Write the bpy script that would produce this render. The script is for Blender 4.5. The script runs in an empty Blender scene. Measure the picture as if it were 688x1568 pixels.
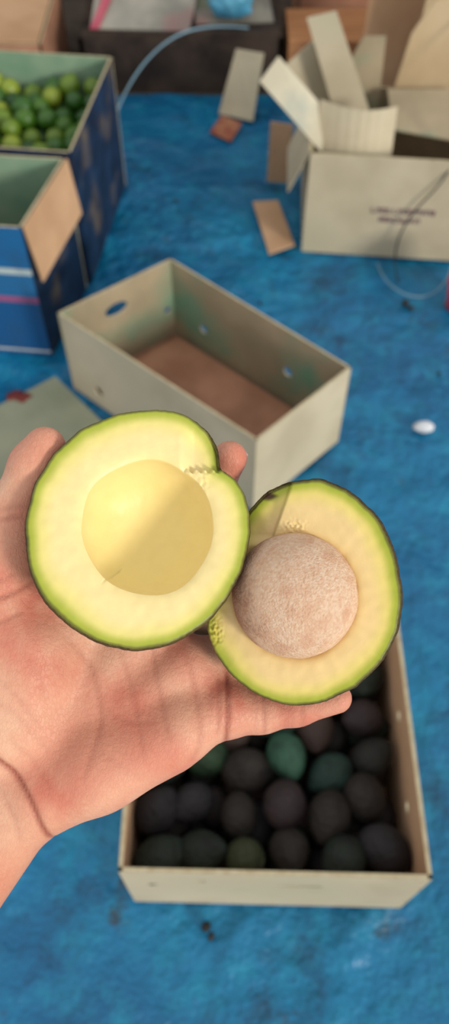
import bpy, bmesh, math, random
import numpy as np
from mathutils import Vector, Matrix, Euler, noise
random.seed(7); rng=np.random.default_rng(7)
scene=bpy.context.scene
COL=scene.collection

def lin(c):
    return tuple(((v/255)/12.92 if v/255<=0.04045 else ((v/255+0.055)/1.055)**2.4) for v in c[:3])+(1.0,)
def link(o,parent=None):
    COL.objects.link(o)
    if parent: o.parent=parent
    return o
def empty(name,loc=(0,0,0)):
    e=bpy.data.objects.new(name,None); e.empty_display_size=.05; e.location=loc
    return link(e)

# ------------------------------------------------------------ materials
def base_mat(name,rough=.7):
    m=bpy.data.materials.new(name); m.use_nodes=True
    nt=m.node_tree; b=nt.nodes['Principled BSDF']; b.inputs['Roughness'].default_value=rough
    return m,nt,b
def noise_mat(name,c1,c2,scale=8,rough=.8,bump=.1,bscale=60,c3=None,s3=3,spec=.3,stretch=None,lo=.35,hi=.65,f3=.6):
    m,nt,b=base_mat(name,rough); N=nt.nodes; L=nt.links
    tc=N.new('ShaderNodeTexCoord'); src=tc.outputs['Object']
    if stretch:
        mp=N.new('ShaderNodeMapping'); mp.inputs['Scale'].default_value=stretch; L.new(src,mp.inputs[0]); src=mp.outputs[0]
    n=N.new('ShaderNodeTexNoise'); n.inputs['Scale'].default_value=scale; n.inputs['Detail'].default_value=6
    L.new(src,n.inputs['Vector'])
    r=N.new('ShaderNodeValToRGB'); r.color_ramp.elements[0].position=lo; r.color_ramp.elements[1].position=hi
    r.color_ramp.elements[0].color=lin(c1); r.color_ramp.elements[1].color=lin(c2)
    L.new(n.outputs['Fac'],r.inputs[0]); out=r.outputs[0]
    if c3:
        n3=N.new('ShaderNodeTexNoise'); n3.inputs['Scale'].default_value=s3; n3.inputs['Detail'].default_value=4
        L.new(src,n3.inputs['Vector'])
        r3=N.new('ShaderNodeMapRange'); r3.inputs[1].default_value=.52; r3.inputs[2].default_value=.72; r3.inputs[4].default_value=f3
        L.new(n3.outputs['Fac'],r3.inputs[0])
        mx=N.new('ShaderNodeMix'); mx.data_type='RGBA'; L.new(r3.outputs[0],mx.inputs[0]); L.new(out,mx.inputs[6]); mx.inputs[7].default_value=lin(c3)
        out=mx.outputs[2]
    L.new(out,b.inputs['Base Color'])
    b.inputs['Specular IOR Level'].default_value=spec
    if bump:
        nb=N.new('ShaderNodeTexNoise'); nb.inputs['Scale'].default_value=bscale; nb.inputs['Detail'].default_value=4
        L.new(src,nb.inputs['Vector'])
        bp=N.new('ShaderNodeBump'); bp.inputs['Strength'].default_value=bump; bp.inputs['Distance'].default_value=.01
        L.new(nb.outputs['Fac'],bp.inputs['Height']); L.new(bp.outputs[0],b.inputs['Normal'])
    return m
def vcol_mat(name,rough=.5,bump=.2,bscale=300,bdist=.001,sss=0,sssr=(1,.4,.2),ssscale=.004,var=.15,vscale=80,spec=.4,varcol=(120,60,40),cells=0):
    m,nt,b=base_mat(name,rough); N=nt.nodes; L=nt.links
    a=N.new('ShaderNodeAttribute'); a.attribute_name='Col'
    tc=N.new('ShaderNodeTexCoord')
    n=N.new('ShaderNodeTexNoise'); n.inputs['Scale'].default_value=vscale; n.inputs['Detail'].default_value=5
    L.new(tc.outputs['Object'],n.inputs['Vector'])
    mr=N.new('ShaderNodeMapRange'); mr.inputs[1].default_value=.45; mr.inputs[2].default_value=.75; mr.inputs[4].default_value=var
    L.new(n.outputs['Fac'],mr.inputs[0])
    mx=N.new('ShaderNodeMix'); mx.data_type='RGBA'; L.new(mr.outputs[0],mx.inputs[0]); L.new(a.outputs['Color'],mx.inputs[6]); mx.inputs[7].default_value=lin(varcol)
    L.new(mx.outputs[2],b.inputs['Base Color'])
    b.inputs['Specular IOR Level'].default_value=spec
    if sss:
        b.inputs['Subsurface Weight'].default_value=sss; b.inputs['Subsurface Radius'].default_value=sssr; b.inputs['Subsurface Scale'].default_value=ssscale
    if bump:
        nb=N.new('ShaderNodeTexNoise'); nb.inputs['Scale'].default_value=bscale; nb.inputs['Detail'].default_value=5
        L.new(tc.outputs['Object'],nb.inputs['Vector'])
        bp=N.new('ShaderNodeBump'); bp.inputs['Strength'].default_value=bump; bp.inputs['Distance'].default_value=bdist
        L.new(nb.outputs['Fac'],bp.inputs['Height']); last=bp
        if cells:
            mp=N.new('ShaderNodeMapping'); mp.inputs['Scale'].default_value=(1.6,.8,1); mp.inputs['Rotation'].default_value=(0,0,.6); L.new(tc.outputs['Object'],mp.inputs[0])
            ad=N.new('ShaderNodeVectorMath'); ad.operation='MULTIPLY_ADD'; ad.inputs[1].default_value=(.004,.004,.004)
            L.new(nb.outputs['Color'],ad.inputs[0]); L.new(mp.outputs[0],ad.inputs[2])
            vo=N.new('ShaderNodeTexVoronoi'); vo.feature='DISTANCE_TO_EDGE'; vo.inputs['Scale'].default_value=cells; L.new(ad.outputs[0],vo.inputs['Vector'])
            m2=N.new('ShaderNodeMapRange'); m2.inputs[2].default_value=.12; L.new(vo.outputs['Distance'],m2.inputs[0])
            b2=N.new('ShaderNodeBump'); b2.inputs['Strength'].default_value=.35; b2.inputs['Distance'].default_value=.0004
            L.new(m2.outputs[0],b2.inputs['Height']); L.new(bp.outputs[0],b2.inputs['Normal']); last=b2
        L.new(last.outputs[0],b.inputs['Normal'])
    return m

M_card=noise_mat('cardboard_pale',(180,168,140),(200,188,160),6,.85,.08,40,(150,150,122),3)
M_cardin=noise_mat('cardboard_inner',(146,134,108),(168,152,124),7,.85,.08,40,(75,150,125),4,f3=.8)
M_edge=noise_mat('cardboard_edge',(196,184,150),(176,160,125),60,.9,.1,200)
M_tan=noise_mat('cardboard_tan',(186,148,112),(204,166,130),7,.85,.08,40)
M_brownfloor=noise_mat('cardboard_brown',(158,112,86),(182,134,106),9,.85,.08,40,(112,78,62),5)
M_grey=noise_mat('cardboard_greygreen',(128,134,112),(150,152,128),6,.85,.08,40)
M_white=noise_mat('paper_white',(182,174,150),(200,192,168),6,.8,.05,40,(120,150,150),7)
M_dark=noise_mat('dark_wood',(46,38,34),(78,64,54),10,.8,.2,30)
M_redbrown=noise_mat('reddish_scrap',(150,80,65),(175,125,90),20,.8,.1,40)

# ------------------------------------------------------------ mesh helpers
def mesh_obj(name,verts,faces,mats,parent=None,smooth=False,fm=None,cols=None):
    me=bpy.data.meshes.new(name)
    me.from_pydata([tuple(map(float,v)) for v in verts],[],[tuple(map(int,f)) for f in faces])
    if not isinstance(mats,(list,tuple)): mats=[mats]
    for m in mats: me.materials.append(m)
    if fm is not None: me.polygons.foreach_set('material_index',np.array(fm,dtype=np.int32))
    if smooth: me.polygons.foreach_set('use_smooth',np.ones(len(me.polygons),dtype=bool))
    if cols is not None:
        at=me.color_attributes.new('Col','FLOAT_COLOR','POINT')
        c=np.ones((len(verts),4),dtype=np.float32); c[:,:3]=cols
        at.data.foreach_set('color',c.ravel())
    me.update()
    return link(bpy.data.objects.new(name,me),parent)

def prism_data(pts,th,toward=None):
    pts=[Vector(p) for p in pts]
    n=Vector((0,0,0))
    for i in range(len(pts)):
        n+=pts[i].cross(pts[(i+1)%len(pts)])
    n.normalize()
    c=sum(pts,Vector())/len(pts)
    if toward is not None and n.dot(Vector(toward)-c)<0: n=-n; 
    k=len(pts)
    v=[tuple(p) for p in pts]+[tuple(p+n*th) for p in pts]
    f=[tuple(range(k))[::-1],tuple(range(k,2*k))]+[(i,(i+1)%k,(i+1)%k+k,i+k) for i in range(k)]
    return v,f
def fixn(o):
    bm=bmesh.new(); bm.from_mesh(o.data); bmesh.ops.recalc_face_normals(bm,faces=bm.faces); bm.to_mesh(o.data); bm.free()
def panel(name,pts,th,mats,parent=None,toward=None):
    v,f=prism_data(pts,th,toward)
    if not isinstance(mats,(list,tuple)): mats=[mats]*3
    o=mesh_obj(name,v,f,list(mats),parent,fm=[0,1]+[2]*len(pts)); fixn(o); return o
def multi_panels(name,plist,mats,parent=None):
    V=[];F=[];FM=[]
    for pts,th,mi in plist:
        v,f=prism_data(pts,th); b=len(V); V+=v; F+=[tuple(i+b for i in q) for q in f]; FM+=[mi]*len(f)
    o=mesh_obj(name,V,F,mats,parent,fm=FM); fixn(o); return o
def cut_holes(o,cyls):
    for (c,axis,r1,r2,up) in cyls:
        bm=bmesh.new(); bmesh.ops.create_cone(bm,cap_ends=True,segments=24,radius1=1,radius2=1,depth=.08)
        z=Vector(axis).normalized(); x=Vector(up).normalized(); y=z.cross(x).normalized(); x=y.cross(z)
        R=Matrix((x,y,z)).transposed().to_4x4()
        bmesh.ops.transform(bm,matrix=Matrix.Translation(c)@R@Matrix.Diagonal((r1,r2,1,1)),verts=bm.verts)
        me=bpy.data.meshes.new('tmpc'); bm.to_mesh(me); bm.free()
        co=bpy.data.objects.new('tmpc',me); COL.objects.link(co)
        md=o.modifiers.new('b','BOOLEAN'); md.operation='DIFFERENCE'; md.object=co; md.solver='EXACT'
        bpy.context.view_layer.update()
        dg=bpy.context.evaluated_depsgraph_get()
        nm=bpy.data.meshes.new_from_object(o.evaluated_get(dg)); o.modifiers.clear(); o.data=nm
        bpy.data.objects.remove(co)
def carton(name,corners,z0,z1,th,outer,inner,edge,floor,outer_list=None):
    e=empty(name)
    c=sum((Vector((x,y,0)) for x,y in corners),Vector())/4
    names=['panel_front','panel_right','panel_back','panel_left']; out={}
    for i in range(4):
        a=corners[i]; b=corners[(i+1)%4]
        pts=[(a[0],a[1],z0),(b[0],b[1],z0),(b[0],b[1],z1),(a[0],a[1],z1)]
        om=outer_list[i] if outer_list else outer
        out[names[i]]=panel(names[i],pts,th,[om,inner,edge],e,toward=(c.x,c.y,(z0+z1)/2))
    ins=[Vector((x,y,0)).lerp(c,.012) for x,y in corners]
    out['bottom']=panel('bottom',[(p.x,p.y,z0) for p in ins],th*1.5,[floor]*3,e,toward=(c.x,c.y,1))
    return e,out
def curve(name,pts,r,mat,parent=None):
    cu=bpy.data.curves.new(name,'CURVE'); cu.dimensions='3D'; cu.bevel_depth=r; cu.bevel_resolution=3
    sp=cu.splines.new('NURBS'); sp.points.add(len(pts)-1)
    for p,q in zip(sp.points,pts): p.co=(*q,1)
    sp.use_endpoint_u=True; sp.order_u=4; sp.resolution_u=12
    cu.materials.append(mat)
    return link(bpy.data.objects.new(name,cu),parent)

# ------------------------------------------------------------ floor, wall, tarp
M_floor=noise_mat('dirty_concrete',(70,62,55),(105,94,82),4,.9,.2,30)
M_wall=noise_mat('old_wall',(75,66,58),(100,88,76),3,.9,.2,20)
def slab(name,x0,x1,y0,y1,z0,z1,mat):
    return panel(name,[(x0,y0,z0),(x1,y0,z0),(x1,y1,z0),(x0,y1,z0)],z1-z0,mat,toward=((x0+x1)/2,(y0+y1)/2,99))
slab('floor',-3,3,-1.5,4,-.1,-.012,M_floor)
slab('wall_back',-3,3,3.9,4,-.012,2.2,M_wall)

M_tarp,nt,b=base_mat('blue_tarp',.42); N=nt.nodes; L=nt.links
tc=N.new('ShaderNodeTexCoord')
def tnoise(scale,det,rough,w):
    n=N.new('ShaderNodeTexNoise'); n.noise_dimensions='4D'; n.inputs['Scale'].default_value=scale; n.inputs['Detail'].default_value=det; n.inputs['Roughness'].default_value=rough; n.inputs['W'].default_value=w
    L.new(tc.outputs['Object'],n.inputs['Vector']); return n.outputs['Fac']
def rng_(src,a,b_,o):
    m=N.new('ShaderNodeMapRange'); m.inputs[1].default_value=a; m.inputs[2].default_value=b_; m.inputs[4].default_value=o; L.new(src,m.inputs[0]); return m.outputs[0]
def mixn(f_,a,col):
    m=N.new('ShaderNodeMix'); m.data_type='RGBA'; L.new(f_,m.inputs[0]); L.new(a,m.inputs[6]); m.inputs[7].default_value=lin(col); return m.outputs[2]
r=N.new('ShaderNodeValToRGB'); r.color_ramp.elements[0].position=.3; r.color_ramp.elements[1].position=.7
r.color_ramp.elements[0].color=lin((0,78,124)); r.color_ramp.elements[1].color=lin((0,122,166))
L.new(tnoise(2.2,7,.6,0),r.inputs[0])
o_=mixn(rng_(tnoise(14,8,.75,5),.48,.72,.6),r.outputs[0],(26,152,178))
o_=mixn(rng_(tnoise(6,9,.74,2),.53,.66,.8),o_,(8,58,90))
o_=mixn(rng_(tnoise(8,7,.68,9),.61,.70,.9),o_,(44,54,62))
L.new(o_,b.inputs['Base Color'])
bp=N.new('ShaderNodeBump'); bp.inputs['Strength'].default_value=.5; bp.inputs['Distance'].default_value=.02
L.new(tnoise(25,6,.5,1),bp.inputs['Height'])
bq=N.new('ShaderNodeBump'); bq.inputs['Strength'].default_value=.8; bq.inputs['Distance'].default_value=.06
L.new(tnoise(6,5,.55,3),bq.inputs['Height']); L.new(bp.outputs[0],bq.inputs['Normal']); L.new(bq.outputs[0],b.inputs['Normal'])
nx,ny=220,220
V=[];F=[]
for j in range(ny+1):
    for i in range(nx+1):
        x=-1.7+3.4*i/nx; y=-.7+3.55*j/ny
        p=Vector((x*2.2,y*2.2,0)); w=noise.noise(p+Vector((noise.noise(p*1.3)*1.5,noise.noise(p*1.3+Vector((9,9,9)))*1.5,0)))
        rid=(1-abs(w)*2.6); rid=max(0,rid)**3
        w2=1-min(1,abs(noise.noise(Vector((x*5+3,y*4,4))))*3)
        V.append((x,y,-.0110+.0075*rid+.0033*w2**3))
for j in range(ny):
    for i in range(nx):
        a=j*(nx+1)+i; F.append((a,a+1,a+nx+2,a+nx+1))
mesh_obj('blue_tarpaulin',V,F,M_tarp,smooth=True)

# ------------------------------------------------------------ middle open carton
A,B,C,D=(-.380,1.396),(-.130,1.590),(.272,1.222),(.064,1.018)
e,parts=carton('cardboard_box',[A,D,C,B],0,.245,.005,M_card,M_cardin,M_edge,M_brownfloor)
cc=Vector(((A[0]+C[0])/2,(A[1]+C[1])/2,0))
ins=[Vector((*q,0)).lerp(cc,f) for q,f in ((A,.16),(D,.10),(C,.08),(B,.14))]
panel('inner_tray',[(p.x,p.y,.008) for p in ins],.022,[M_brownfloor]*3,e,toward=(0,1.3,1))
def wp(a,b,t,z): return Vector((a[0]+(b[0]-a[0])*t,a[1]+(b[1]-a[1])*t,z))
dAB=Vector((B[0]-A[0],B[1]-A[1],0)); nAB=Vector((-dAB.y,dAB.x,0)); dBC=Vector((C[0]-B[0],C[1]-B[1],0)); nBC=Vector((-dBC.y,dBC.x,0))
cut_holes(parts['panel_left'],[(wp(A,B,.47,.180),nAB,.032,.018,dAB),(wp(A,B,.93,.10),nAB,.010,.010,dAB)])
cut_holes(parts['panel_back'],[(wp(B,C,.20,.09),nBC,.012,.012,dBC),(wp(B,C,.70,.125),nBC,.013,.013,dBC)])
dAD=Vector((D[0]-A[0],D[1]-A[1],0)); nAD=Vector((-dAD.y,dAD.x,0))
cut_holes(parts['panel_front'],[(wp(A,D,.17,.055),nAD,.014,.014,dAD)])
panel('cardboard_sheet',[(-.43,1.43,.003),(-.66,1.25,.003),(-.54,1.07,.003),(-.27,1.245,.003)],.006,[M_grey]*3,toward=(0,1,9))

# ------------------------------------------------------------ avocado box (lower right)
K=[(-.150,.222),(.292,.212),(.296,.655),(-.150,.660)]
e2,p2=carton('cardboard_box',K,0,.25,.006,M_card,M_tan,M_edge,M_tan)
cut_holes(p2['panel_front'],[((.112,.215,.17),(0,1,0),.035,.009,(1,0,0)),((-.035,.217,.19),(0,1,0),.008,.006,(1,0,0))])
cut_holes(p2['panel_right'],[((.293,.33,.17),(1,0,0),.009,.009,(0,1,0)),((.295,.47,.19),(1,0,0),.009,.009,(0,1,0))])

def ico(sub):
    bm=bmesh.new(); bmesh.ops.create_icosphere(bm,subdivisions=sub,radius=1)
    v=np.array([p.co[:] for p in bm.verts]); f=np.array([[q.index for q in t.verts] for t in bm.faces]); bm.free(); return v,f
ICO={k:ico(k) for k in (2,3,4)}
def pile(name,items,mat,parent=None):
    V=[];F=[];Cc=[];b=0
    for pos,rad,eul,col,sub,kind in items:
        v,f=ICO[sub]; v=v.copy()
        if kind=='avo':
            s=1-.34*np.clip(v[:,2],0,1)**1.5; v[:,0]*=s; v[:,1]*=s; v[:,2]*=1.28
            v*= (1+.018*np.sin(v[:,0:1]*17+pos[0]*90)*np.sin(v[:,1:2]*19)*np.sin(v[:,2:3]*18))
        else:
            v[:,2]*=1.06; v[:,2]+=.07*np.sign(v[:,2])*np.clip(np.abs(v[:,2])-.95,0,1)*8
        R=np.array(Euler(eul).to_matrix())
        v=(v*rad)@R.T+np.array(pos); V.append(v); F.append(f+b); b+=len(v)
        Cc.append(np.tile(np.array(lin(col)[:3]),(len(v),1)))
    return mesh_obj(name,np.vstack(V),np.vstack(F),mat,parent,smooth=True,cols=np.vstack(Cc))
M_avoskin=vcol_mat('avocado_skin_pile',.62,1.0,120,.005,var=.7,vscale=35,varcol=(22,19,18),spec=.25)
items=[]
cols=[(46,41,36),(38,38,34),(54,44,44),(38,46,38),(64,50,44),(44,42,44)]
for lay in range(3):
    for j in range(6):
        for i in range(6):
            x=-.110+i*.0710+(.016 if j%2 else -.004)*(1 if lay%2 else -1)+rng.uniform(-.010,.010)
            x=min(max(x,-.106),.248)
            y=.258+j*.0700+(.016 if i%2 else -.006)+rng.uniform(-.009,.009)
            y=min(max(y,.258),.612)
            col=cols[rng.integers(len(cols))]
            if lay==2: col={(2,3):(50,84,66),(2,4):(38,58,50),(2,1):(44,66,44),(0,2):(58,64,42),(3,3):(40,62,54)}.get((j,i),col)
            items.append(((x,y,.040+lay*.055+rng.uniform(-.006,.012)),.0335+rng.uniform(-.004,.003),tuple(rng.uniform(0,6,3)),col,3 if lay==2 else 2,'avo'))
pile('avocado_pile',items,M_avoskin)

# ------------------------------------------------------------ left printed boxes
def band_mat(name,stops,rough=.6):
    m,nt,b=base_mat(name,rough); N=nt.nodes; L=nt.links
    tc=N.new('ShaderNodeTexCoord'); sx=N.new('ShaderNodeSeparateXYZ'); L.new(tc.outputs['Object'],sx.inputs[0])
    r=N.new('ShaderNodeValToRGB'); cr=r.color_ramp; cr.interpolation='CONSTANT'
    mr=N.new('ShaderNodeMapRange'); mr.inputs[2].default_value=.4; L.new(sx.outputs['Z'],mr.inputs[0]); L.new(mr.outputs[0],r.inputs[0])
    cr.elements[0].position=0; cr.elements[0].color=lin(stops[0][1])
    cr.elements[1].position=stops[1][0]/.4; cr.elements[1].color=lin(stops[1][1])
    for z,c in stops[2:]:
        el=cr.elements.new(z/.4); el.color=lin(c)
    n=N.new('ShaderNodeTexNoise'); n.inputs['Scale'].default_value=14; n.inputs['Detail'].default_value=6; L.new(tc.outputs['Object'],n.inputs['Vector'])
    mm=N.new('ShaderNodeMapRange'); mm.inputs[1].default_value=.5; mm.inputs[2].default_value=.75; mm.inputs[4].default_value=.5; L.new(n.outputs['Fac'],mm.inputs[0])
    mx=N.new('ShaderNodeMix'); mx.data_type='RGBA'; L.new(mm.outputs[0],mx.inputs[0]); L.new(r.outputs[0],mx.inputs[6]); mx.inputs[7].default_value=lin((40,70,100))
    L.new(mx.outputs[2],b.inputs['Base Color']); return m
M_print=band_mat('printed_blue_front',[(0,(16,80,132)),(.012,(190,195,190)),(.02,(16,80,132)),(.172,(150,80,120)),(.19,(30,98,146)),(.255,(175,188,185)),(.272,(18,94,146))])
M_navy=noise_mat('printed_navy_side',(14,30,54),(28,52,82),12,.6,.05,40,(125,108,80),9,f3=.6)
M_inteal=noise_mat('carton_inner_teal',(112,145,120),(150,168,142),5,.85,.05,40,(80,85,70),4)
M_indark=noise_mat('carton_inner_brown',(95,75,58),(125,98,76),6,.85,.05,40)
Fr=[(-.90,1.56),(-.450,1.51),(-.385,1.785),(-.84,1.83)]
e3,p3=carton('cardboard_box',Fr,0,.385,.006,M_print,M_inteal,M_edge,M_indark,outer_list=[M_print,M_navy,M_print,M_print])
panel('side_flap',[(-.443,1.512,.386),(-.378,1.782,.386),(-.362,1.770,.245),(-.428,1.515,.235)],.004,[M_tan]*3,e3)
Lm=[(-.86,1.868),(-.374,1.808),(-.312,2.285),(-.80,2.345)]
e4,p4=carton('cardboard_box',Lm,0,.385,.006,M_navy,M_inteal,M_edge,M_indark,outer_list=[M_navy,M_navy,M_card,M_navy])
M_lime=vcol_mat('lime_skin',.35,.25,400,.001,var=.35,vscale=25,varcol=(30,70,20),spec=.5)
items=[]
o=Vector((-.374,1.808,0)); ex=Vector((-.486,.06,0)).normalized(); ey=Vector((.062,.477,0)).normalized()
lc=[(66,106,24),(46,90,22),(100,126,34),(34,74,22),(132,148,44),(54,96,24)]
for lay in range(7):
    z=.030+lay*.045
    for j in range(8):
        for i in range(8):
            px=.034+i*.0585+(.02 if (j+lay)%2 else 0)+rng.uniform(-.008,.008); py=.036+j*.0575
            px=min(max(px,.036),.448)
            p=o+ex*px+ey*py
            hz=z+(.014*math.sin(i*1.3+j)+rng.uniform(-.008,.010))*(lay>4)
            items.append(((p.x+rng.uniform(-.004,.004),p.y+rng.uniform(-.006,.006),hz),.0280+rng.uniform(-.003,.003),tuple(rng.uniform(0,6,3)),lc[rng.integers(len(lc))],3 if lay==6 else 2,'lime'))
pile('lime_pile',items,M_lime)

# ------------------------------------------------------------ upper-right box with cardboard offcuts
Tb=[(.225,1.945),(.665,1.90),(.70,2.26),(.245,2.31)]
e5,p5=carton('cardboard_box',Tb,0,.302,.006,M_card,M_cardin,M_edge,M_brownfloor)
panel('side_flap',[(.226,1.95,.300),(.240,2.20,.300),(.185,2.16,.19),(.178,1.985,.165)],.004,[M_tan,M_card,M_edge],e5)
M_ink=noise_mat('print_ink',(80,55,80),(120,75,95),50,.8,0)
marks=[]
fy=lambda x:1.945-(x-.225)*.1023-.0012
def glyphs(x0,x1,z,hh):
    x=x0
    while x<x1:
        w=rng.uniform(.008,.013); st=.0028
        zs=z+hh
        marks.append(([(x,fy(x),z),(x+st,fy(x+st),z),(x+st,fy(x+st),zs),(x,fy(x),zs)],.0008,0))
        for q in ((0,),(0,1),(.5,),(1,),(.5,1))[rng.integers(5)]:
            zz=z+q*(hh-st); marks.append(([(x+st,fy(x+st),zz),(x+w,fy(x+w),zz),(x+w,fy(x+w),zz+st),(x+st,fy(x+st),zz+st)],.0008,0))
        if rng.random()<.5: marks.append(([(x+w-st,fy(x+w-st),z+st*1.01),(x+w,fy(x+w),z+st*1.01),(x+w,fy(x+w),zs-st*1.01),(x+w-st,fy(x+w-st),zs-st*1.01)],.0007,0))
        x+=w+.004
glyphs(.405,.575,.142,.016); glyphs(.43,.53,.114,.016)
multi_panels('printed_lettering',marks,[M_ink],e5)
off=[
 ([(.206,2.14,.544),(.278,2.14,.560),(.420,2.17,.26),(.322,2.17,.25)],.005,0),
 ([(.088,2.0,.459),(.134,2.03,.505),(.262,2.05,.365),(.262,2.0,.270)],.005,3),
 ([(.165,2.2,.402),(.240,2.2,.470),(.35,2.22,.27),(.28,2.22,.25)],.005,0),
 ([(.30,2.235,.30),(.37,2.235,.46),(.43,2.235,.46),(.44,2.235,.25)],.005,1),
 ([(.458,2.24,.20),(.50,2.25,.46),(.545,2.25,.54),(.66,2.25,.56),(.66,2.24,.22)],.006,5),
 ([(.45,2.05,.31),(.45,2.2,.34),(.66,2.2,.34),(.65,2.0,.30)],.005,1),
]
prev=None
for k in range(9):
    t=k/8; x=.250+.200*t; y=1.985+.035*math.sin(t*math.pi)*-1+.03; zt=.392-.018*t
    if prev: off.append(([(prev[0],prev[1],.25),(x,y,.25),(x,y+.03,zt),(prev[0],prev[1]+.03,prev[2])],.004,0))
    prev=(x,y,zt)
M_tan2=noise_mat('cardboard_light_tan',(180,156,120),(196,174,138),5,.85,.08,40)
multi_panels('cardboard_offcuts',off,[M_card,M_cardin,M_tan,M_white,M_grey,M_tan2])
panel('cardboard_strip',[(.087,2.178,.004),(.165,2.185,.004),(.205,1.965,.004),(.129,1.924,.004)],.005,[M_tan]*3,toward=(0,2,9))
panel('cardboard_strip',[(-.02,2.70,.002),(.098,2.65,.002),(.134,2.79,.16),(.04,2.80,.17)],.005,[M_card]*3)
panel('cardboard_strip',[(.135,2.30,.002),(.197,2.29,.002),(.205,2.28,.195),(.137,2.29,.20)],.005,[M_tan]*3)
panel('paper_scrap',[(-.05,2.58,.002),(.02,2.52,.002),(.06,2.63,.006),(-.01,2.68,.006)],.003,[M_redbrown]*3,toward=(0,2,9))
panel('cardboard_panel',[(.43,2.62,.0),(.95,2.58,.0),(.97,2.66,.62),(.45,2.70,.60)],.006,[M_tan]*3)
panel('cardboard_panel',[(.54,2.46,.0),(1.0,2.42,.0),(1.02,2.50,.62),(.60,2.54,.60)],.006,[M_tan2]*3)
M_blackw,_,_b=base_mat('black_cable',.5); _b.inputs['Base Color'].default_value=lin((25,25,28))
curve('black_cable',[(.64,2.3,.56),(.625,2.0,.38),(.60,1.895,.29),(.535,1.895,.2),(.487,1.895,.12),(.478,1.88,.02),(.49,1.80,.004)],.0024,M_blackw)
M_strap,_,_b=base_mat('plastic_strap',.3); _b.inputs['Base Color'].default_value=lin((125,160,175))
curve('plastic_strap',[(.44,1.885,.004),(.445,1.80,.01),(.50,1.73,.006),(.58,1.73,.01),(.63,1.80,.02),(.65,1.87,.01)],.002,M_strap)
curve('plastic_strap',[(-.40,2.42,.004),(-.35,2.58,.12),(-.22,2.72,.24),(-.08,2.80,.25),(.08,2.86,.21)],.0035,M_strap)

# ------------------------------------------------------------ back clutter
e6,_=carton('wooden_crate',[(-.50,2.87),(.20,2.87),(.20,3.35),(-.50,3.35)],-.012,.17,.015,M_dark,M_dark,M_dark,M_dark)
panel('crate_lid',[(-.49,2.875,.17),(.19,2.875,.17),(.19,3.34,.17),(-.49,3.34,.17)],.015,[M_dark]*3,e6,toward=(0,3,9))
e7,_=carton('cardboard_box',[(-1.25,2.72),(-.60,2.72),(-.60,3.2),(-1.25,3.2)],-.012,.22,.006,M_brownfloor,M_tan,M_edge,M_tan)
panel('top_flap',[(-1.24,2.73,.22),(-.61,2.73,.22),(-.61,3.19,.22),(-1.24,3.19,.22)],.006,[M_tan]*3,e7,toward=(0,3,9))
M_plastic=noise_mat('cloudy_plastic',(120,118,108),(165,160,146),5,.3,.5,25,(150,90,90),6,spec=.6)
M_pinkp=noise_mat('pink_label',(170,70,90),(195,110,120),9,.6,.05)
multi_panels('flattened_cartons',[
 ([(-.46,2.90,.187),(-.12,2.88,.187),(-.06,3.15,.33),(-.42,3.20,.34)],.006,0),
 ([(-.46,2.895,.19),(-.43,2.893,.19),(-.38,3.0,.26),(-.41,3.0,.26)],.004,1),
 ([(-.40,3.02,.187),(.02,2.98,.187),(.06,3.05,.36),(-.36,3.10,.40)],.006,2),
 ([(-.10,2.93,.187),(.17,2.95,.187),(.14,3.2,.27),(-.12,3.2,.28)],.006,0)],[M_plastic,M_pinkp,M_grey])
def lump(name,c,r,mat,seed=0,amp=.25):
    v,f=ICO[4]; v=v.copy()
    for i,p in enumerate(v):
        q=Vector(p)*1.6+Vector((seed,seed,0)); d=1+amp*noise.noise(q)+amp*.5*(1-abs(noise.noise(q*2.5))*2)
        v[i]=p*d
    v[:,2]=np.maximum(v[:,2],-.75)
    return mesh_obj(name,v*np.array(r)+np.array(c),f,mat,smooth=True)
M_cyan=noise_mat('cyan_plastic',(70,150,185),(110,180,205),8,.35,.2,30)
lump('cyan_bag',(.02,2.94,.265),(.07,.05,.06),M_cyan,8)
M_plank=noise_mat('orange_plank',(170,115,75),(195,140,95),6,.8,.1,30,stretch=(1,12,12))
slab('wooden_plank',.22,.75,2.85,3.1,-.012,.17,M_plank)
slab('wooden_box',.28,.95,3.2,3.6,-.012,.28,M_brownfloor)
M_pink=noise_mat('pink_plastic',(190,60,75),(215,95,105),12,.4,.2,30)
lump('pink_bag',(.660,1.70,.07),(.06,.05,.09),M_pink,3)
lump('crumpled_paper',(.482,1.262,.007),(.024,.015,.010),noise_mat('white_paper',(205,210,215),(225,225,225),20,.6,.1),5,.2)
lump('dried_leaf',(-.512,1.36,.006),(.03,.02,.006),noise_mat('dark_red_leaf',(90,35,35),(130,60,50),20,.7,.2),6,.4)
items=[]
for (x,y,s) in ((.50,1.72,.010),(.512,1.70,.007),(.10,1.72,.005),(-.03,.185,.008),(-.022,.17,.006),(-.15,2.2,.005),(.55,1.45,.005)):
    items.append(((x,y,s*.5-.004),s,tuple(rng.uniform(0,6,3)),(50,52,50),2,'avo'))
pile('floor_debris',items,M_avoskin)

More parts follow.
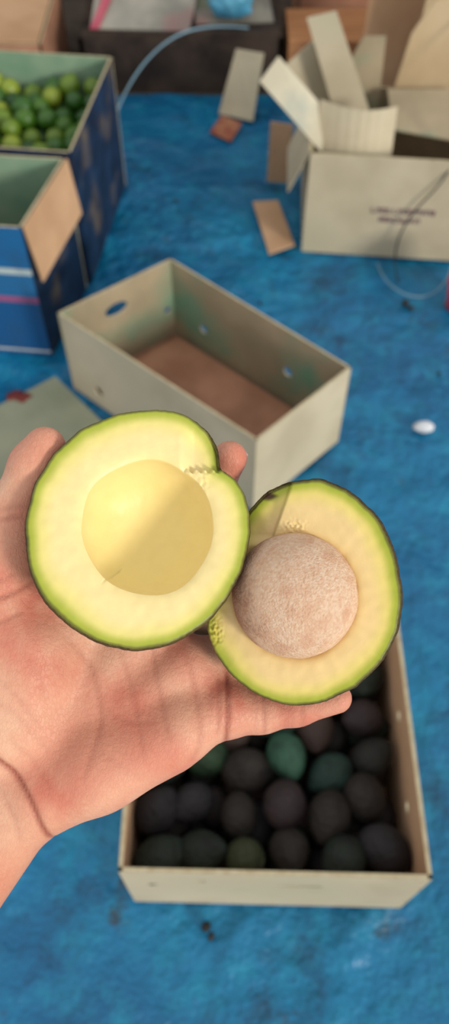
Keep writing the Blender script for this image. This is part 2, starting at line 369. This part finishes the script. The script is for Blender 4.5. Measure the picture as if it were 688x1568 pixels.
# ------------------------------------------------------------ HAND
TILT=math.radians(35)
HM=Matrix.Translation((0,.195,1.1715))@Euler((TILT,0,0)).to_matrix().to_4x4()
h=1.3
lo=np.array([-235.,-305.,-95.]); hi=np.array([75.,50.,22.])
dims=((hi-lo)/h).astype(int)+1
gx=(lo[0]+h*np.arange(dims[0])).astype(np.float32); gy=(lo[1]+h*np.arange(dims[1])).astype(np.float32); gz=(lo[2]+h*np.arange(dims[2])).astype(np.float32)
f=np.full(dims,60,dtype=np.float32)
def cap(a,b,ra,rb,k=6):
    a=np.array(a,dtype=np.float32); b=np.array(b,dtype=np.float32)
    m=max(ra,rb)+k+6
    l=np.maximum(((np.minimum(a,b)-m-lo)/h).astype(int),0); u=np.minimum(((np.maximum(a,b)+m-lo)/h).astype(int)+1,dims)
    X=gx[l[0]:u[0]][:,None,None]; Y=gy[l[1]:u[1]][None,:,None]; Z=gz[l[2]:u[2]][None,None,:]
    ab=b-a; L2=max(float(ab@ab),1e-6)
    t=np.clip(((X-a[0])*ab[0]+(Y-a[1])*ab[1]+(Z-a[2])*ab[2])/L2,0,1)
    d=np.sqrt((X-a[0]-t*ab[0])**2+(Y-a[1]-t*ab[1])**2+(Z-a[2]-t*ab[2])**2)-(ra+(rb-ra)*t)
    g=f[l[0]:u[0],l[1]:u[1],l[2]:u[2]]
    hh=np.maximum(k-np.abs(g-d),0)/k
    f[l[0]:u[0],l[1]:u[1],l[2]:u[2]]=np.minimum(g,d)-hh*hh*k*.25
cap((-101.5,-146.5,-37),(-219,-308,-52),19,27,10)
cap((-116,-134.5,-37),(-241,-296,-52),19,27,10)
cap((-90,-137,-37),(-19.8,-102.6,-35),17,15.5,9)
cap((-96,-131,-38),(-18.6,-74.3,-41),17,13.5,9)
cap((-102,-126,-39),(-31.5,-49.6,-45),17,14,9)
cap((-110,-121,-39),(-47.6,-25.9,-46),17,13,9)
cap((-59.8,-121,-33),(-82,-131,-34),18.5,18,9)
cap((-59.8,-121,-33),(-28,-108,-34),18.5,15,9)
cap((-115,-104,-34),(-106,-34,-26),20,15.5,10)
cap((-97,-96,-32),(-92,-62,-29),20,19,12)
cap((-88,-72,-32),(-78,-52,-37),16,13,10)
cap((-100,-45,-30),(-52,-32,-45),12,10,10)
cap((-106,-34,-26),(-93.5,2,-14),15,11.6,6)
cap((-93.5,2,-14),(-84,20.5,-10),11.4,11.2,4)
cap((-84,20.5,-10),(-79.5,28.5,-9),11.2,9.3,4)
# index
cap((-47.6,-25.9,-45),(-17.6,-2,-47),12,10,6)
cap((-17.6,-2,-47),(-4,14.7,-42),10,9,4); cap((-4,14.7,-42),(2.5,25.5,-34),9,8.3,4)
# middle
cap((-31.5,-49.6,-46),(8.6,-35.1,-57),12,9.8,6)
cap((8.6,-35.1,-57),(28.5,-25.2,-58),9.8,9,4); cap((28.5,-25.2,-58),(41,-17.6,-54),9,8,4)
# ring
cap((-18.6,-74.3,-43),(20,-66,-54),12,9.6,6)
cap((20,-66,-54),(43,-59.4,-55),9.6,8.8,4); cap((43,-59.4,-55),(56.9,-53.6,-50),8.8,7.8,4)
# pinky
cap((-19.8,-100,-35),(.3,-94.8,-38),14,13.4,6)
cap((-14,-84,-41),(6,-81,-46),10,7,7)
cap((.3,-94.8,-38),(17.6,-95.8,-40),13.2,10.4,4)
cap((17.6,-95.8,-40),(34.8,-93.3,-38),10.4,8.8,4); cap((34.8,-93.3,-38),(53.3,-88.3,-34),8.8,7.2,4)
f[0]=f[-1]=5; f[:,0]=5; f[:,-1]=5; f[:,:,0]=5; f[:,:,-1]=5

def surface_nets(f,lo,h):
    s=f<0
    c=np.zeros(tuple(np.array(f.shape)-1),dtype=np.int8)
    offs=[(i,j,k) for i in (0,1) for j in (0,1) for k in (0,1)]
    sh=f.shape
    for (i,j,k) in offs: c+=s[i:sh[0]-1+i,j:sh[1]-1+j,k:sh[2]-1+k]
    act=(c>0)&(c<8)
    idx=np.full(act.shape,-1,dtype=np.int64); ijk=np.argwhere(act); idx[act]=np.arange(len(ijk))
    acc=np.zeros((len(ijk),3)); cnt=np.zeros(len(ijk))
    for a in offs:
        for ax in range(3):
            if a[ax]==0:
                b=list(a); b[ax]=1
                fa=f[ijk[:,0]+a[0],ijk[:,1]+a[1],ijk[:,2]+a[2]]; fb=f[ijk[:,0]+b[0],ijk[:,1]+b[1],ijk[:,2]+b[2]]
                cr=(fa<0)!=(fb<0); t=np.where(cr,fa/np.where(cr,fa-fb,1),0)
                p=np.tile(np.array(a,float),(len(ijk),1)); p[:,ax]+=t
                acc+=p*cr[:,None]; cnt+=cr
    V=lo+h*(ijk+acc/cnt[:,None])
    quads=[]
    for ax in range(3):
        b1,b2=(ax+1)%3,(ax+2)%3
        sl0=[slice(None)]*3; sl1=[slice(None)]*3; sl0[ax]=slice(0,-1); sl1[ax]=slice(1,None)
        e=np.argwhere(s[tuple(sl0)]!=s[tuple(sl1)])
        e=e[(e[:,b1]>0)&(e[:,b2]>0)&(e[:,b1]<sh[b1]-1)&(e[:,b2]<sh[b2]-1)]
        ins=s[e[:,0],e[:,1],e[:,2]]
        def g(d1,d2):
            q=e.copy(); q[:,b1]+=d1; q[:,b2]+=d2; return idx[q[:,0],q[:,1],q[:,2]]
        Q=np.stack([g(-1,-1),g(0,-1),g(0,0),g(-1,0)],1)
        Q=np.where(ins[:,None],Q,Q[:,::-1]); quads.append(Q)
    return V,np.vstack(quads)
HV,HF=surface_nets(f,lo,h)
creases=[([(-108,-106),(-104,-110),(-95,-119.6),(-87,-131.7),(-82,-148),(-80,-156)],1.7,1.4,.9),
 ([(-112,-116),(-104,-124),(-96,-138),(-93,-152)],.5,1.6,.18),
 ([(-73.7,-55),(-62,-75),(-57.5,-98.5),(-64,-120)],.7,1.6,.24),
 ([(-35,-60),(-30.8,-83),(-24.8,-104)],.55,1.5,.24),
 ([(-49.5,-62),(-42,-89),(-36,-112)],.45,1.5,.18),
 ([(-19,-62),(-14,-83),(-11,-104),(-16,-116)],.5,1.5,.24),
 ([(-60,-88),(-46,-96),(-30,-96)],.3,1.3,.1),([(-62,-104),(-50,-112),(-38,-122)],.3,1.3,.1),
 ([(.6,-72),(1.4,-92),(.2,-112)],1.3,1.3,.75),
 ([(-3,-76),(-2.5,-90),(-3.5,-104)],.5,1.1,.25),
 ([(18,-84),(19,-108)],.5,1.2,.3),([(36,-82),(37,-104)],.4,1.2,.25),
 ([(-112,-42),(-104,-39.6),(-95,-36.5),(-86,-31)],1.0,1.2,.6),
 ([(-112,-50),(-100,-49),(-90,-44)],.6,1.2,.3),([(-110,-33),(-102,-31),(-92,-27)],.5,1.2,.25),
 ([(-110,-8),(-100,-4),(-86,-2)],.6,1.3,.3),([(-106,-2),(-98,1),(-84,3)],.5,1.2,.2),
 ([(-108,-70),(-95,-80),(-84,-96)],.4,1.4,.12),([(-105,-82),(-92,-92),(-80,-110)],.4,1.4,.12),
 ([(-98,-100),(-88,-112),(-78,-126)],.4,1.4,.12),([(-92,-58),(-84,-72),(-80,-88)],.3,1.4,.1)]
dz=np.zeros(len(HV)); red=np.zeros(len(HV))
for pl,dep,w,rd in creases:
    best=np.full(len(HV),1e9)
    P=np.array(pl,float); 
    if len(P)>2:
        Q=[]
        for i in range(len(P)-1):
            p0=P[max(i-1,0)];p1=P[i];p2=P[i+1];p3=P[min(i+2,len(P)-1)]
            for t in np.linspace(0,1,6,endpoint=False):
                Q.append(.5*((2*p1)+(-p0+p2)*t+(2*p0-5*p1+4*p2-p3)*t*t+(-p0+3*p1-3*p2+p3)*t**3))
        Q.append(P[-1]); P=np.array(Q)
    tot=len(P)-1; endf=np.ones(len(HV))
    for i in range(tot):
        a=P[i];b=P[i+1];ab=b-a
        t=np.clip(((HV[:,:2]-a)@ab)/(ab@ab),0,1); d=np.linalg.norm(HV[:,:2]-a-t[:,None]*ab,axis=1)
        s_=(i+t)/tot; upd=d<best; endf=np.where(upd,np.clip(np.minimum(s_,1-s_)*5+.15,0,1),endf); best=np.minimum(best,d)
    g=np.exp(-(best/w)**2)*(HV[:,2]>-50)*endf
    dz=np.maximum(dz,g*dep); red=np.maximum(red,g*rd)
HV2=HV.copy(); HV2[:,2]-=dz
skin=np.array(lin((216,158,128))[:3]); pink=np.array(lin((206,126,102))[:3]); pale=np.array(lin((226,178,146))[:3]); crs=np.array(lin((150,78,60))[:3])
nv=np.array([noise.noise(Vector(p)*.04) for p in HV]); nv2=np.array([noise.noise(Vector(p)*.13+Vector((7,3,1))) for p in HV]); nv3=np.array([noise.noise(Vector(p)*.4+Vector((2,5,1))) for p in HV])
t=np.clip(.5+nv*1.0+nv3*.18,0,1)[:,None]; colr=pale*(1-t)+pink*t
t2=np.clip(nv2*.8+.1,0,.6)[:,None]; colr=colr*(1-t2)+skin*t2
for c,rr in (((2.5,27,-34),14),((54,-88,-34),18),((-79,30,-9),16),((-30,-104,-30),26),((-60,-110,-20),24)):
    w=np.exp(-(np.linalg.norm(HV-np.array(c),axis=1)/rr)**2)[:,None]*.6; colr=colr*(1-w)+pink*w
w=np.clip((-HV[:,1]-135)/50,0,1)[:,None]*.6; colr=colr*(1-w)+np.array(lin((204,138,104))[:3])*w
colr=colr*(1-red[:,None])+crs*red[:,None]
M_skin=vcol_mat('skin',.48,.45,420,.0008,sss=.15,ssscale=.004,var=.16,vscale=75,varcol=(190,92,76),spec=.32,cells=420)
hand=mesh_obj('human_hand',HV2*.001,HF,M_skin,smooth=True,cols=colr); hand.matrix_world=HM
md=hand.modifiers.new('smooth','SMOOTH'); md.factor=.4; md.iterations=1
M_nail,_,_b=base_mat('fingernail',.25); _b.inputs['Base Color'].default_value=lin((235,205,192)); _b.inputs['Subsurface Weight'].default_value=.2; _b.inputs['Subsurface Scale'].default_value=.002
def nail(c,n,along,w,l):
    z=Vector(n).normalized(); y=Vector(along); y=(y-z*y.dot(z)).normalized(); x=y.cross(z)
    V=[];F=[]; a=12;bn=12
    for j in range(bn+1):
        for i in range(a+1):
            u=(i/a-.5)*2; v=(j/bn-.5)*2
            lx=u*w*(1-.12*v*v); ly=v*l*(1-.12*u*u); lz=-.45*w*u*u-.06*l*v*v
            V.append(Vector(c)+x*lx+y*ly+z*lz)
    for j in range(bn):
        for i in range(a): q=j*(a+1)+i; F.append((q,q+1,q+a+2,q+a+1))
    o=mesh_obj('fingernail',[p*.001 for p in V],F,M_nail,hand,smooth=True)
    s=o.modifiers.new('s','SOLIDIFY'); s.thickness=.0007; s.offset=0
nail((-91.9,24.0,-9.6),(-.9,.42,0),(.46,.88,.05),5.5,7.5)
nail((5.2,25.5,-42.3),(.3,.1,-1),(.5,.85,.6),5,6.5)
nail((41,-16,-62.3),(.1,.1,-1),(.85,.5,.2),4.8,6.5)
nail((56.9,-52,-58),(.1,.1,-1),(.9,.35,.3),4.6,6)
nail((54,-88,-41.3),(.2,0,-1),(.95,.25,.25),4,5.5)

# ------------------------------------------------------------ AVOCADO HALVES
def frame(loc,n,):
    z=Vector(n).normalized(); y=Vector((0,1,0)); y=(y-z*y.dot(z)).normalized(); x=y.cross(z)
    return Matrix.Translation(Vector(loc)*.001)@Matrix((x,y,z)).transposed().to_4x4()
def sstep(a,b,x):
    t=np.clip((x-a)/(b-a),0,1); return t*t*(3-2*t)
def avo(name,outline,sc,cav,crx,cry,cdepth,D,hfun,M,mats,tone,cfun=None,rimr=2.6):
    P=np.array(outline,float)*np.array(sc)
    cc=np.array(cav)*np.array(sc); crx*=sc[0]; cry*=sc[1]
    n=420; th=np.arange(n)*2*math.pi/n
    Q=[]
    for i in range(len(P)):
        a=P[i];b=P[(i+1)%len(P)]
        for t in np.linspace(0,1,12,endpoint=False): Q.append(a+(b-a)*t)
    Q=np.array(Q)-cc; ang=np.arctan2(Q[:,1],Q[:,0])%(2*math.pi); rad=np.linalg.norm(Q,axis=1)
    o=np.argsort(ang); R=np.interp(th,ang[o],rad[o],period=2*math.pi)
    ker=np.exp(-.5*(np.arange(-9,10)/3.2)**2); ker/=ker.sum()
    R=np.convolve(np.concatenate([R[-9:],R,R[:9]]),ker,'valid')
    R+=np.array([.3*noise.noise(Vector((math.cos(a)*6,math.sin(a)*6,1)))+.22*noise.noise(Vector((math.cos(a)*22,math.sin(a)*22,1))) for a in th])
    ux,uy=np.cos(th),np.sin(th)
    rc=1/np.sqrt((ux/crx)**2+(uy/cry)**2)
    rc*=1+np.array([.05*noise.noise(Vector((math.cos(a)*1.5,math.sin(a)*1.5,3))) for a in th])
    rc=np.minimum(rc,R-4)
    rings=[]
    nc=36; zr=1.8
    for j in range(1,nc+1):
        s=j/nc*math.pi/2
        rings.append((rc*math.sin(s),np.full(n,-cdepth*math.cos(s)**.8 if j<nc else 0.0)-zr,'c'))
    nf=56
    for j in range(1,nf+1):
        t=(j/nf)**1.25
        rr=rc+(R-rc)*t
        z=-zr*np.exp(-(rr-rc)/rimr)
        z=z-.45*sstep(1.0,0.0,R-rr)
        rings.append((rr,z,'f'))
    V=[];Cl=[]
    flesh=np.array(lin(tone['flesh'])[:3]); mid=np.array(lin(tone['mid'])[:3]); gr=np.array(lin(tone['green'])[:3]); rim=np.array(lin(tone['rim'])[:3]); cavc=np.array(lin(tone['cav'])[:3])
    V.append((cc[0],cc[1],-cdepth-zr)); Cl.append(cavc)
    def mixc(a,b,t): return a*(1-t)+b*t
    for rr,z,k in rings:
        x=cc[0]+rr*ux; y=cc[1]+rr*uy
        hz=hfun(x,y,k)
        for i in range(n):
            q=Vector((x[i]*.22,y[i]*.22,z[i]*.2))
            zz=z[i]+hz[i]+.20*noise.noise(q)+.03*noise.noise(q*4)
            V.append((x[i],y[i],zz))
            d=R[i]-rr[i]
            wv=1+.45*noise.noise(Vector((ux[i]*2,uy[i]*2,5)))
            st=noise.noise(Vector((ux[i]*9,uy[i]*9,rr[i]*.12)))
            d=d/wv
            if k=='c':
                s=min(1,max(0,(rr[i]/rc[i]-.75)/.25)); c=cavc*(1-s*.7)+flesh*s*.7
            else:
                c=mixc(rim,gr,float(sstep(.3,1.5,d))); c=mixc(c,mid,float(sstep(1.4,6.5,d))); c=mixc(c,flesh,float(sstep(3.5,13.0,d)))
                m=max(0,1-(rr[i]-rc[i])/4); c=c*(1-.3*m)+cavc*.3*m
                c=c*(1+.05*st)
            if cfun: c=cfun(x[i],y[i],c)
            Cl.append(c)
    ex=cc[0]+R*ux; ey=cc[1]+R*uy
    sk=np.array(lin(tone['skin'])[:3]); sk2=np.array(lin((98,84,44))[:3])
    ns=40
    for j in range(1,ns+1):
        ph=j/ns*math.pi/2; s=math.cos(ph)**.85*(1+.05*math.sin(2*ph)); s=max(s,.0005)
        for i in range(n):
            b=noise.noise(Vector((ex[i]*s,ey[i]*s,D*math.sin(ph)))*.35)+.6*noise.noise(Vector((ex[i]*s,ey[i]*s,D*math.sin(ph)))*.9)
            kx=s+.014*b*math.sin(ph*2) + (.014 if j>1 else .008)*(s>.3)
            V.append((ex[i]*kx,ey[i]*kx,-.6-D*math.sin(ph)+.4*b*math.sin(ph)))
            w=math.exp(-j/1.3); Cl.append(sk*(1-w)+sk2*w)
    V=np.array(V)*.001
    F=[];FM=[]
    for i in range(n): F.append((0,1+i,1+(i+1)%n)); FM.append(0)
    tot=len(rings)+ns
    for r_ in range(tot-1):
        for i in range(n):
            a=1+r_*n+i; b=1+r_*n+(i+1)%n; F.append((a,a+n,b+n,b)); FM.append(0 if r_<len(rings)-1 else 1)
    F.append(tuple(1+(tot-1)*n+i for i in range(n))); FM.append(1)
    ob=mesh_obj(name,V,F,mats,smooth=True,fm=FM,cols=np.array(Cl)); fixn(ob)
    ob.matrix_world=HM@M
    return ob
M_flesh=vcol_mat('avocado_flesh',.42,.18,450,.0005,sss=.1,sssr=(1,.8,.3),ssscale=.002,var=.12,vscale=110,varcol=(205,178,100),spec=.35)
M_skinA=vcol_mat('avocado_peel',.7,1.0,500,.002,var=.7,vscale=350,varcol=(50,36,28),spec=.2)
U=.2817
o1=[(34,186),(74,177),(102,157),(119,133),(125,110),(122,91),(129,86),(146,77),(162,53),(169,20),(168,-15),(156,-63),(132,-107),(96,-148),(46,-175),(-6,-184),(-56,-173),(-104,-145),(-141,-107),(-162,-60),(-169,5),(-156,63),(-128,113),(-86,153),(-31,178)]
def vn(x,y,s,z): return np.array([noise.noise(Vector((a*s,b*s,z))) for a,b in zip(x,y)])
def h1(x,y,k):
    d=-4.2*sstep(24.0,25.6,y+.8*np.sin(x*1.7))*sstep(17,25,x)*sstep(50,34,y+0*x)
    cr=np.exp(-((y-24.2)/1.0)**2)*sstep(17,22,x)*vn(x,y,.7,0)*1.3
    lip=1.0*np.exp(-(((x-27)/2.6)**2+((y-19)/7)**2))*(vn(x,y,.6,4)+.3)
    ck=-.9*np.exp(-((y-(-22-(x+14)*-.9))/.5)**2)*sstep(-17,-14,x)*(1-sstep(-9,-6,x))
    return d+cr+lip+ck
t1=dict(flesh=(240,219,154),mid=(226,214,124),green=(164,174,56),rim=(104,104,38),cav=(238,218,146),skin=(84,62,46))
avo('avocado_half',o1,(U,U),(13,2),101,104,27,34,h1,frame((-36.1,-6,4),(.15,.2,1)),[M_flesh,M_skinA],t1)
o2=[(25,176),(-20,170),(-55,155),(-85,122),(-108,77),(-125,27),(-142,-23),(-148,-61),(-135,-98),(-110,-133),(-65,-163),(-20,-176),(30,-169),(80,-143),(120,-103),(143,-58),(150,-3),(141,57),(116,115),(72,157)]
def h2(x,y,k):
    d=-3.0*(1-sstep(-1,1,x+6-(44-y)*-.35))*sstep(20,26,y)
    n_=vn(x,y,.8,2)
    cr=1.5*np.exp(-(((x+3)/5)**2+((y-29)/3)**2))*n_+1.6*np.exp(-(((x+39)/3)**2+((y+20)/6)**2))*(n_+.3)
    return d+cr
dk=np.array(lin((70,42,26))[:3]); yl=np.array(lin((215,200,80))[:3])
def c2(x,y,c):
    w=math.exp(-(((x+15+.5*math.sin(y*2))/3.6)**2+((y-43)/2.0)**2)**2); c=c*(1-w)+dk*w
    w=.7*math.exp(-(((x+39)/3)**2+((y+20)/6)**2)); return c*(1-w)+yl*w
t2=dict(flesh=(240,210,146),mid=(232,214,118),green=(168,178,54),rim=(100,100,36),cav=(214,178,112),skin=(72,52,40))
a2=avo('avocado_half',o2,(U*1.04,U*1.015),(-9,-5),93,94,24,32,h2,frame((33.6,-35.8,-11),(-.28,.03,1)),[M_flesh,M_skinA],t2,c2,1.6)
# pit
bm=bmesh.new(); bmesh.ops.create_icosphere(bm,subdivisions=6,radius=1)
PV=np.array([q.co[:] for q in bm.verts]); PF=[[q.index for q in t_.verts] for t_ in bm.faces]; bm.free()
pc=[]
ca=np.array(lin((212,172,140))[:3]); cb=np.array(lin((228,200,172))[:3]); cshade=np.array(lin((150,102,72))[:3]); cp=np.array(lin((202,152,120))[:3])
for i,p in enumerate(PV):
    q=Vector(p); a_=noise.noise(q*3); b_=noise.noise(q*26+Vector((3,3,3))); c_=noise.noise(q*4+Vector((1,8,2)))
    PV[i]=p*(1+.012*a_+.003*b_+(.003*noise.noise(q*50)))
    c=ca+(cb-ca)*min(1,max(0,.5+b_*1.2)); c=c+(cp-c)*min(.5,max(0,c_*1.2))
    left_shade=min(1,max(0,(-p[0]-.50+.25*a_+.5*b_)*3.0)); c=c+(cshade-c)*left_shade*.65  # pit's left flank browned: shade away from the sun painted into vertex colour
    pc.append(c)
M_pit=vcol_mat('avocado_pit',.9,.9,1100,.0010,sss=.06,ssscale=.002,var=.14,vscale=420,varcol=(176,124,96),spec=.12)
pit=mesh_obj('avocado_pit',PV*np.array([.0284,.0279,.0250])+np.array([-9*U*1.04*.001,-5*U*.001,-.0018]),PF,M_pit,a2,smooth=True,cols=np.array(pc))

# ------------------------------------------------------------ light, world, camera
w=bpy.data.worlds.new('World'); scene.world=w; w.use_nodes=True
bg=w.node_tree.nodes['Background']; bg.inputs[0].default_value=(.98,.98,1,1); bg.inputs[1].default_value=.84
sd=bpy.data.lights.new('sun','SUN'); sd.energy=2.15; sd.angle=math.radians(12); sd.color=(1,.95,.87)
so=link(bpy.data.objects.new('sun',sd)); so.location=(2,-2,3)
so.rotation_euler=Vector((.66,-.70,.285)).to_track_quat('Z','Y').to_euler()
cd_=bpy.data.cameras.new('camera'); cam=link(bpy.data.objects.new('camera',cd_))
cam.location=(0,0,1.45); cam.rotation_euler=(TILT,0,0)
cd_.sensor_fit='VERTICAL'; cd_.sensor_height=36; cd_.lens=27.71
cd_.clip_start=.02
cd_.dof.use_dof=True; cd_.dof.focus_distance=.345; cd_.dof.aperture_fstop=8
scene.camera=cam
scene.view_settings.view_transform='Standard'
